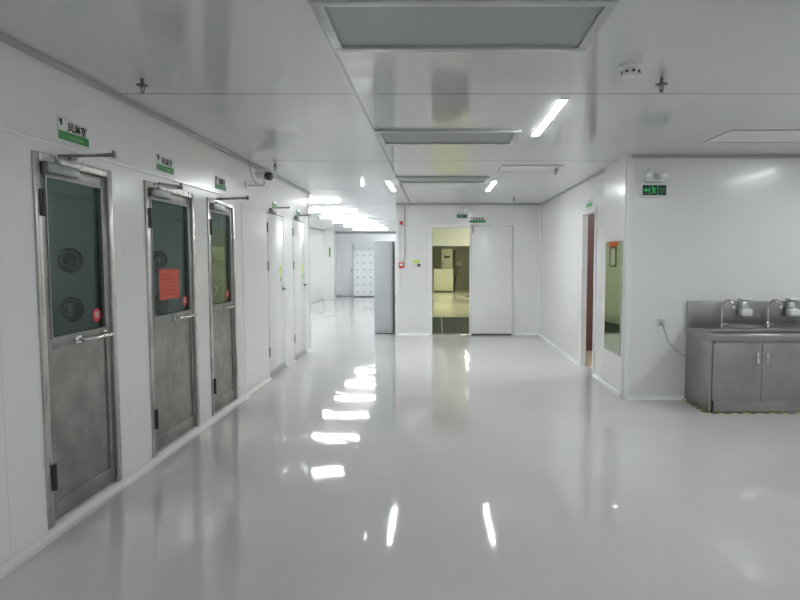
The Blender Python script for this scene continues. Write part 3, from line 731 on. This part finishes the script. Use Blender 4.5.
MB().box(SX0 + .06, SX1 - .06, SY0 + .04, SY0 + .06, 0, .04).build('plinth', 'steel_dark', s_)
h_ = MB().box(SX0 - .035, SX0 - .012, SY0 - .03, SY1, 0, .003).box(SX0 - .035, SX1, SY0 - .03, SY0 - .005, 0, .003).build('hazard_tape', 'hazard')
meta(h_, 'yellow and black striped floor tape around the foot of the steel sink', 'tape')
def faucet(x, label):
    f = thing('faucet', (x, 6.20, SZ), label, 'faucet', 'gooseneck faucets on the steel sink')
    # deck stands on the rear ledge
    m = MB().lathe([(0, 0), (.026, 0), (.026, .008), (.019, .014), (.017, .06), (.015, .066), (0, .066)], (0, 0, 0)); m.build('body', 'chrome', f, world=False)
    e = .075
    m = MB().tube([(0, 0, .06), (0, 0, .16), (0, 0, .235), (.014, -.020, .285), (.035, -.055, .302), (.058, -.09, .285), (.066, -.105, .245)], .0135, 12, 6); m.build('spout', 'chrome', f, world=False)
    m = MB().cyl((.066, -.104, .252), (.069, -.109, .222), .013); a = m.build('aerator', 'trim', f, world=False)
    m = MB().tube([(.012, 0, .04), (.04, 0, .05), (.055, -.01, .055)], .006, 8, 3); m.build('lever', 'chrome', f, world=False)
    return f
f0 = faucet(2.985, 'chrome gooseneck faucet at the left end of the steel sink')
f0.location.y = SY1 - .085
dup(f0, (3.47, SY1 - .085, SZ), 'chrome gooseneck faucet between the two white soap dispensers')
def dispenser(x, label):
    f = thing('soap_dispenser', (x, SY1 - .022, .90), label, 'soap dispenser', 'white soap dispensers over the steel sink')
    MB().box(-.035, .055, -.030, 0, .02, .185, .008, 3).build('back_plate', 'white_pl', f, world=False)
    MB().box(-.06, .065, -.115, -.02, .0, .085, .022, 4).build('body', 'white_pl', f, world=False)
    MB().box(-.045, .01, -.085, -.022, .085, .16, .018, 4).build('bottle', 'clear_pl', f, world=False)
    MB().box(-.05, .065, -.095, 0, .172, .195, .008, 3).build('lid', 'white_pl', f, world=False)
    MB().cyl((.0, -.075, -.015), (.0, -.075, .004), .010, n=12).build('spout', 'grey_pl', f, world=False)
    return f
s0 = dispenser(3.225, 'white soap dispenser between the two faucets of the steel sink')
dup(s0, (3.73, SY1 - .022, .90), 'white soap dispenser at the right edge, beyond the second faucet')
o_ = thing('power_socket', (2.378, YS, .80), 'white wall socket between the corner and the steel sink', 'socket')
MB().box(2.333, 2.423, YS - .010, YS, .795, .885, .005, 2).build('plate', 'white_pl', o_)
m = MB()
for dx in (-.016, .016): m.box(2.378 + dx - .004, 2.378 + dx + .004, YS - .0115, YS - .0095, .845, .863)
m.build('slot', 'dark_metal', o_)
c_ = thing('electric_cable', (2.378, YS, .465), 'thin grey cord hanging from the wall socket to the steel sink', 'cord')
MB().box(2.36, 2.396, YS - .035, YS - .0115, .812, .838, .005, 2).build('plug', 'grey_pl', c_)
MB().tube([(2.385, YS - .03, .815), (2.42, YS - .03, .72), (2.47, YS - .012, .62), (2.55, YS - .012, .53), (2.648, YS - .012, .465)], .0045, 8, 8).build('flex', 'cable', c_)

# ------------------------------------------------------------- ceiling fixtures
def filter_unit(x0, x1, y0, y1, label):
    f = thing('filter_unit', ((x0 + x1) / 2, (y0 + y1) / 2, H), label, 'ceiling vent', 'ceiling filter units')
    t = .045; zb = H - .020
    m = MB().box(x0, x1, y0, y0 + t, zb, H, .003).box(x0, x1, y1 - t, y1, zb, H, .003).box(x0, x0 + t, y0 + t, y1 - t, zb, H, .003).box(x1 - t, x1, y0 + t, y1 - t, zb, H, .003)
    m.build('frame', 'filter_frame', f)
    MB().box(x0 + t, x1 - t, y0 + t, y1 - t, H - .006, H).build('filter_face', 'filter', f)
    return f
filter_unit(-.53, .755, 2.50, 3.10, 'large grey ceiling filter unit nearest the camera')
filter_unit(-.53, .70, 5.05, 5.62, 'second grey ceiling filter unit, beside the longest bright tube light')
filter_unit(-.56, .68, 7.90, 8.45, 'third grey ceiling filter unit, between the two small far tube lights')
def hatch(x0, x1, y0, y1, label):
    f = thing('ceiling_hatch', ((x0 + x1) / 2, (y0 + y1) / 2, H), label, 'hatch', 'flush white ceiling hatches')
    m = MB().box(x0, x1, y0, y0 + .02, H - .006, H).box(x0, x1, y1 - .02, y1, H - .006, H).box(x0, x0 + .02, y0 + .02, y1 - .02, H - .006, H).box(x1 - .02, x1, y0 + .02, y1 - .02, H - .006, H)
    m.build('frame', 'grey_pl', f); MB().box(x0 + .02, x1 - .02, y0 + .02, y1 - .02, H - .003, H).build('panel', 'wall_plain', f)
hatch(.74, 1.46, 6.95, 7.40, 'flush white ceiling hatch near the corner of the right wall')
hatch(2.47, 3.70, 5.06, 5.60, 'flush white ceiling hatch above the sink area at the right')

def tube_light(loc, rz, label, group, mm='tube', L=1.22, w=.026, h=.007):
    f = thing('tube_light', loc, label, 'light', group); f.rotation_euler.z = rz
    MB().box(-L / 2, L / 2, -w - .006, w + .006, -h * .5, 0, .001).build('housing', 'white_pl', f, world=False)
    MB().box(-L / 2 + .012, L / 2 - .012, -w, w, -h, -h * .3, h * .4, 3).build('diffuser', mm, f, world=False)
    for s in (-1, 1): MB().box(min(s * (L / 2), s * (L / 2 - .013)), max(s * (L / 2), s * (L / 2 - .013)), -w - .003, w + .003, -h - .001, -.001, .001).build('end_cap', 'white_pl', f, world=False)
    return f
t0 = tube_light((.855, 4.68, H), PI / 2, 'long bright tube light on the ceiling right of the second filter unit', 'tube lights of the main room')
dup(t0, (-.70, 8.95, H), 'left one of the two small far tube lights ahead of the sliding door', 'tube lights of the main room')
dup(t0, (.79, 8.95, H), 'right one of the two small far tube lights ahead of the sliding door', 'tube lights of the main room')
dup(t0, (4.12, 4.68, H), 'tube light on the ceiling above the sink area', 'tube lights of the main room')
ordn = ['nearest', 'second', 'third', 'fourth', 'fifth', 'farthest']
dup(t0, (4.12, .35, H), 'right unseen fill tube light added on the ceiling just behind the camera', 'fill tube lights added behind the camera')  # these three unseen lamps are added to brighten the near half
dup(t0, (.855, -1.9, H), 'rear unseen fill tube light added on the ceiling behind the camera', 'fill tube lights added behind the camera')
dup(t0, (.855, .35, H), 'unseen fill tube light added on the ceiling just behind the camera', 'fill tube lights added behind the camera')
tc = None
for k, y in enumerate((11.2, 13.5, 15.5, 17.4, 19.4, 21.6)):
    lab = ordn[k] + ' crosswise tube light of the bright corridor row'
    if tc is None: tc = tube_light((-2.43, y, H), 0, lab, 'crosswise corridor tube lights', 'tube_c', 1.22, .022, .030)
    else: dup(tc, (-2.43, y, H), lab)
tw = tube_light((.95, 13.6, H), PI / 2, 'yellowish tube light inside the room just beyond the sliding door', 'tube lights of the inner rooms', 'tube_w')
dup(tw, (1.2, 19, H), 'first yellowish tube light of the inner room beyond the header'); dup(tw, (1.2, 24.5, H), 'second yellowish tube light of the inner room beyond the header')
dup(tc, (3.3, 8.2, H), 'unseen fill tube light added in the side room behind the right wall', 'fill light added to the side room')  # unseen lamp added to lighten what shows through the doorway

def sprinkler(loc, label):
    f = thing('sprinkler', loc, label, 'sprinkler', 'ceiling sprinklers')
    MB().lathe([(0, 0), (.010, 0), (.010, -.035), (.034, -.036), (.036, -.042), (.012, -.046), (0, -.046)], (0, 0, 0)).build('escutcheon', 'sprinkler', f, world=False)
    m = MB().cyl((0, 0, -.045), (0, 0, -.088), .004, n=8).tube([(.008, 0, -.045), (.014, 0, -.062), (.005, 0, -.080)], .0028, 6, 4).tube([(-.008, 0, -.045), (-.014, 0, -.062), (-.005, 0, -.080)], .0028, 6, 4).lathe([(0, -.084), (.014, -.084), (.014, -.087), (0, -.087)], (0, 0, 0))
    m.build('head', 'sprinkler', f, world=False)
    return f
sp = sprinkler((-1.79, 3.63, H), 'sprinkler on the ceiling above the nearest steel door')
dup(sp, (1.345, 3.61, H), 'sprinkler beside the smoke detector')
dup(sp, (-1.86, 6.85, H), 'sprinkler next to the wall camera')
dup(sp, (1.40, 7.14, H), 'sprinkler at the ceiling hatch near the right wall')
dup(sp, (1.32, 10.4, H), 'small far sprinkler just ahead of the sliding door wall')
f = thing('smoke_detector', (1.08, 3.36, H), 'round white smoke detector on the right side of the ceiling', 'smoke detector')
MB().lathe([(0, 0), (.055, 0), (.055, -.012), (.050, -.018), (0, -.018)], (0, 0, 0)).build('base', 'white_pl', f, world=False)
MB().lathe([(.042, -.018), (.044, -.024), (.040, -.046), (.030, -.056), (.012, -.060), (0, -.060)], (0, 0, 0)).build('dome', 'white_pl', f, world=False)
m = MB()
for k in range(8):
    a = 2 * PI * k / 8; m.box(.039 * math.cos(a) - .006, .039 * math.cos(a) + .006, .039 * math.sin(a) - .006, .039 * math.sin(a) + .006, -.045, -.034)
m.build('slot', 'dark_metal', f, world=False)
f_ = f; f_.scale = (1.18, 1.18, 1.18)
f = thing('ceiling_lamp', (-1.07, 8.5, H), 'tiny bright oval lamp on the ceiling left of the far left tube light', 'light')
MB().lathe([(0, 0), (.024, 0), (.024, -.006), (.020, -.008), (0, -.008)], (0, 0, 0)).build('base', 'white_pl', f, world=False)
MB().lathe([(.018, -.006), (.020, -.02), (.018, -.045), (.012, -.056), (0, -.06)], (0, 0, 0)).build('dome', 'lamp_dome', f, world=False)

# fixtures were laid out by slant distance; one common shift seats them on the ceiling grid
for o in list(C.objects):
    if o.parent is None and o.type == 'EMPTY' and abs(o.location.z - H) < 1e-4 and not o.name.startswith('chamber'): o.location.y += .08

# wall camera
f = thing('security_camera', (LU, 6.76, 2.33), 'security camera on a bracket arm high on the left wall', 'camera')
MB().box(LU, LU + .012, 6.70, 6.82, 2.29, 2.36, .003).build('wall_plate', 'white_pl', f)
MB().tube([(LU + .01, 6.76, 2.325), (LU + .10, 6.76, 2.322), (LU + .185, 6.76, 2.325), (LU + .195, 6.76, 2.345), (LU + .195, 6.76, 2.40)], .010, 10, 4).build('bracket', 'white_pl', f)
dirv = Vector((.86, -.46, -.20)).normalized()
p = Vector((LU + .195, 6.76, 2.435))
m = MB().cyl(p - dirv * .09, p + dirv * .055, .042, n=24).cyl(p - dirv * .10, p - dirv * .09, .036, .042, n=24); m.build('body', 'white_pl', f)
m = MB().cyl(p + dirv * .045, p + dirv * .085, .047, n=24); m.build('hood', 'black', f)
MB().lathe([(0, 0), (.040, 0), (.036, .006), (.018, .010), (0, .012)], p + dirv * .083, dirv).build('lens', 'lens', f)
MB().tube([(LU + .12, 6.76, 2.33), (LU + .07, 6.76, 2.40), (LU + .045, 6.74, 2.50), (LU + .045, 6.72, H)], .005, 8, 5).build('cable', 'cable', f)

# --------------------------------------------------------------------- camera
cd = bpy.data.cameras.new('camera'); cam = bpy.data.objects.new('camera', cd); C.objects.link(cam)
cam.location = (0, 0, CAM_H); cam.rotation_euler = (math.radians(90 - 3.86), 0, 0)
cd.sensor_width = 36; cd.lens = 27; cd.shift_x = -38 / 800; cd.clip_start = .05; cd.clip_end = 100
S.camera = cam

w = bpy.data.worlds.new('world'); S.world = w; w.use_nodes = True
w.node_tree.nodes['Background'].inputs[0].default_value = (.6, .65, .7, 1); w.node_tree.nodes['Background'].inputs[1].default_value = .05
S.view_settings.view_transform = 'Standard'; S.view_settings.look = 'None'; S.view_settings.exposure = 1.68; S.view_settings.gamma = 1
S.view_settings.use_curve_mapping = False
S.cycles.use_denoising = True; S.cycles.max_bounces = 12; S.cycles.diffuse_bounces = 8; S.cycles.glossy_bounces = 6; S.cycles.transparent_max_bounces = 12
S.cycles.caustics_reflective = False; S.cycles.sample_clamp_indirect = 8
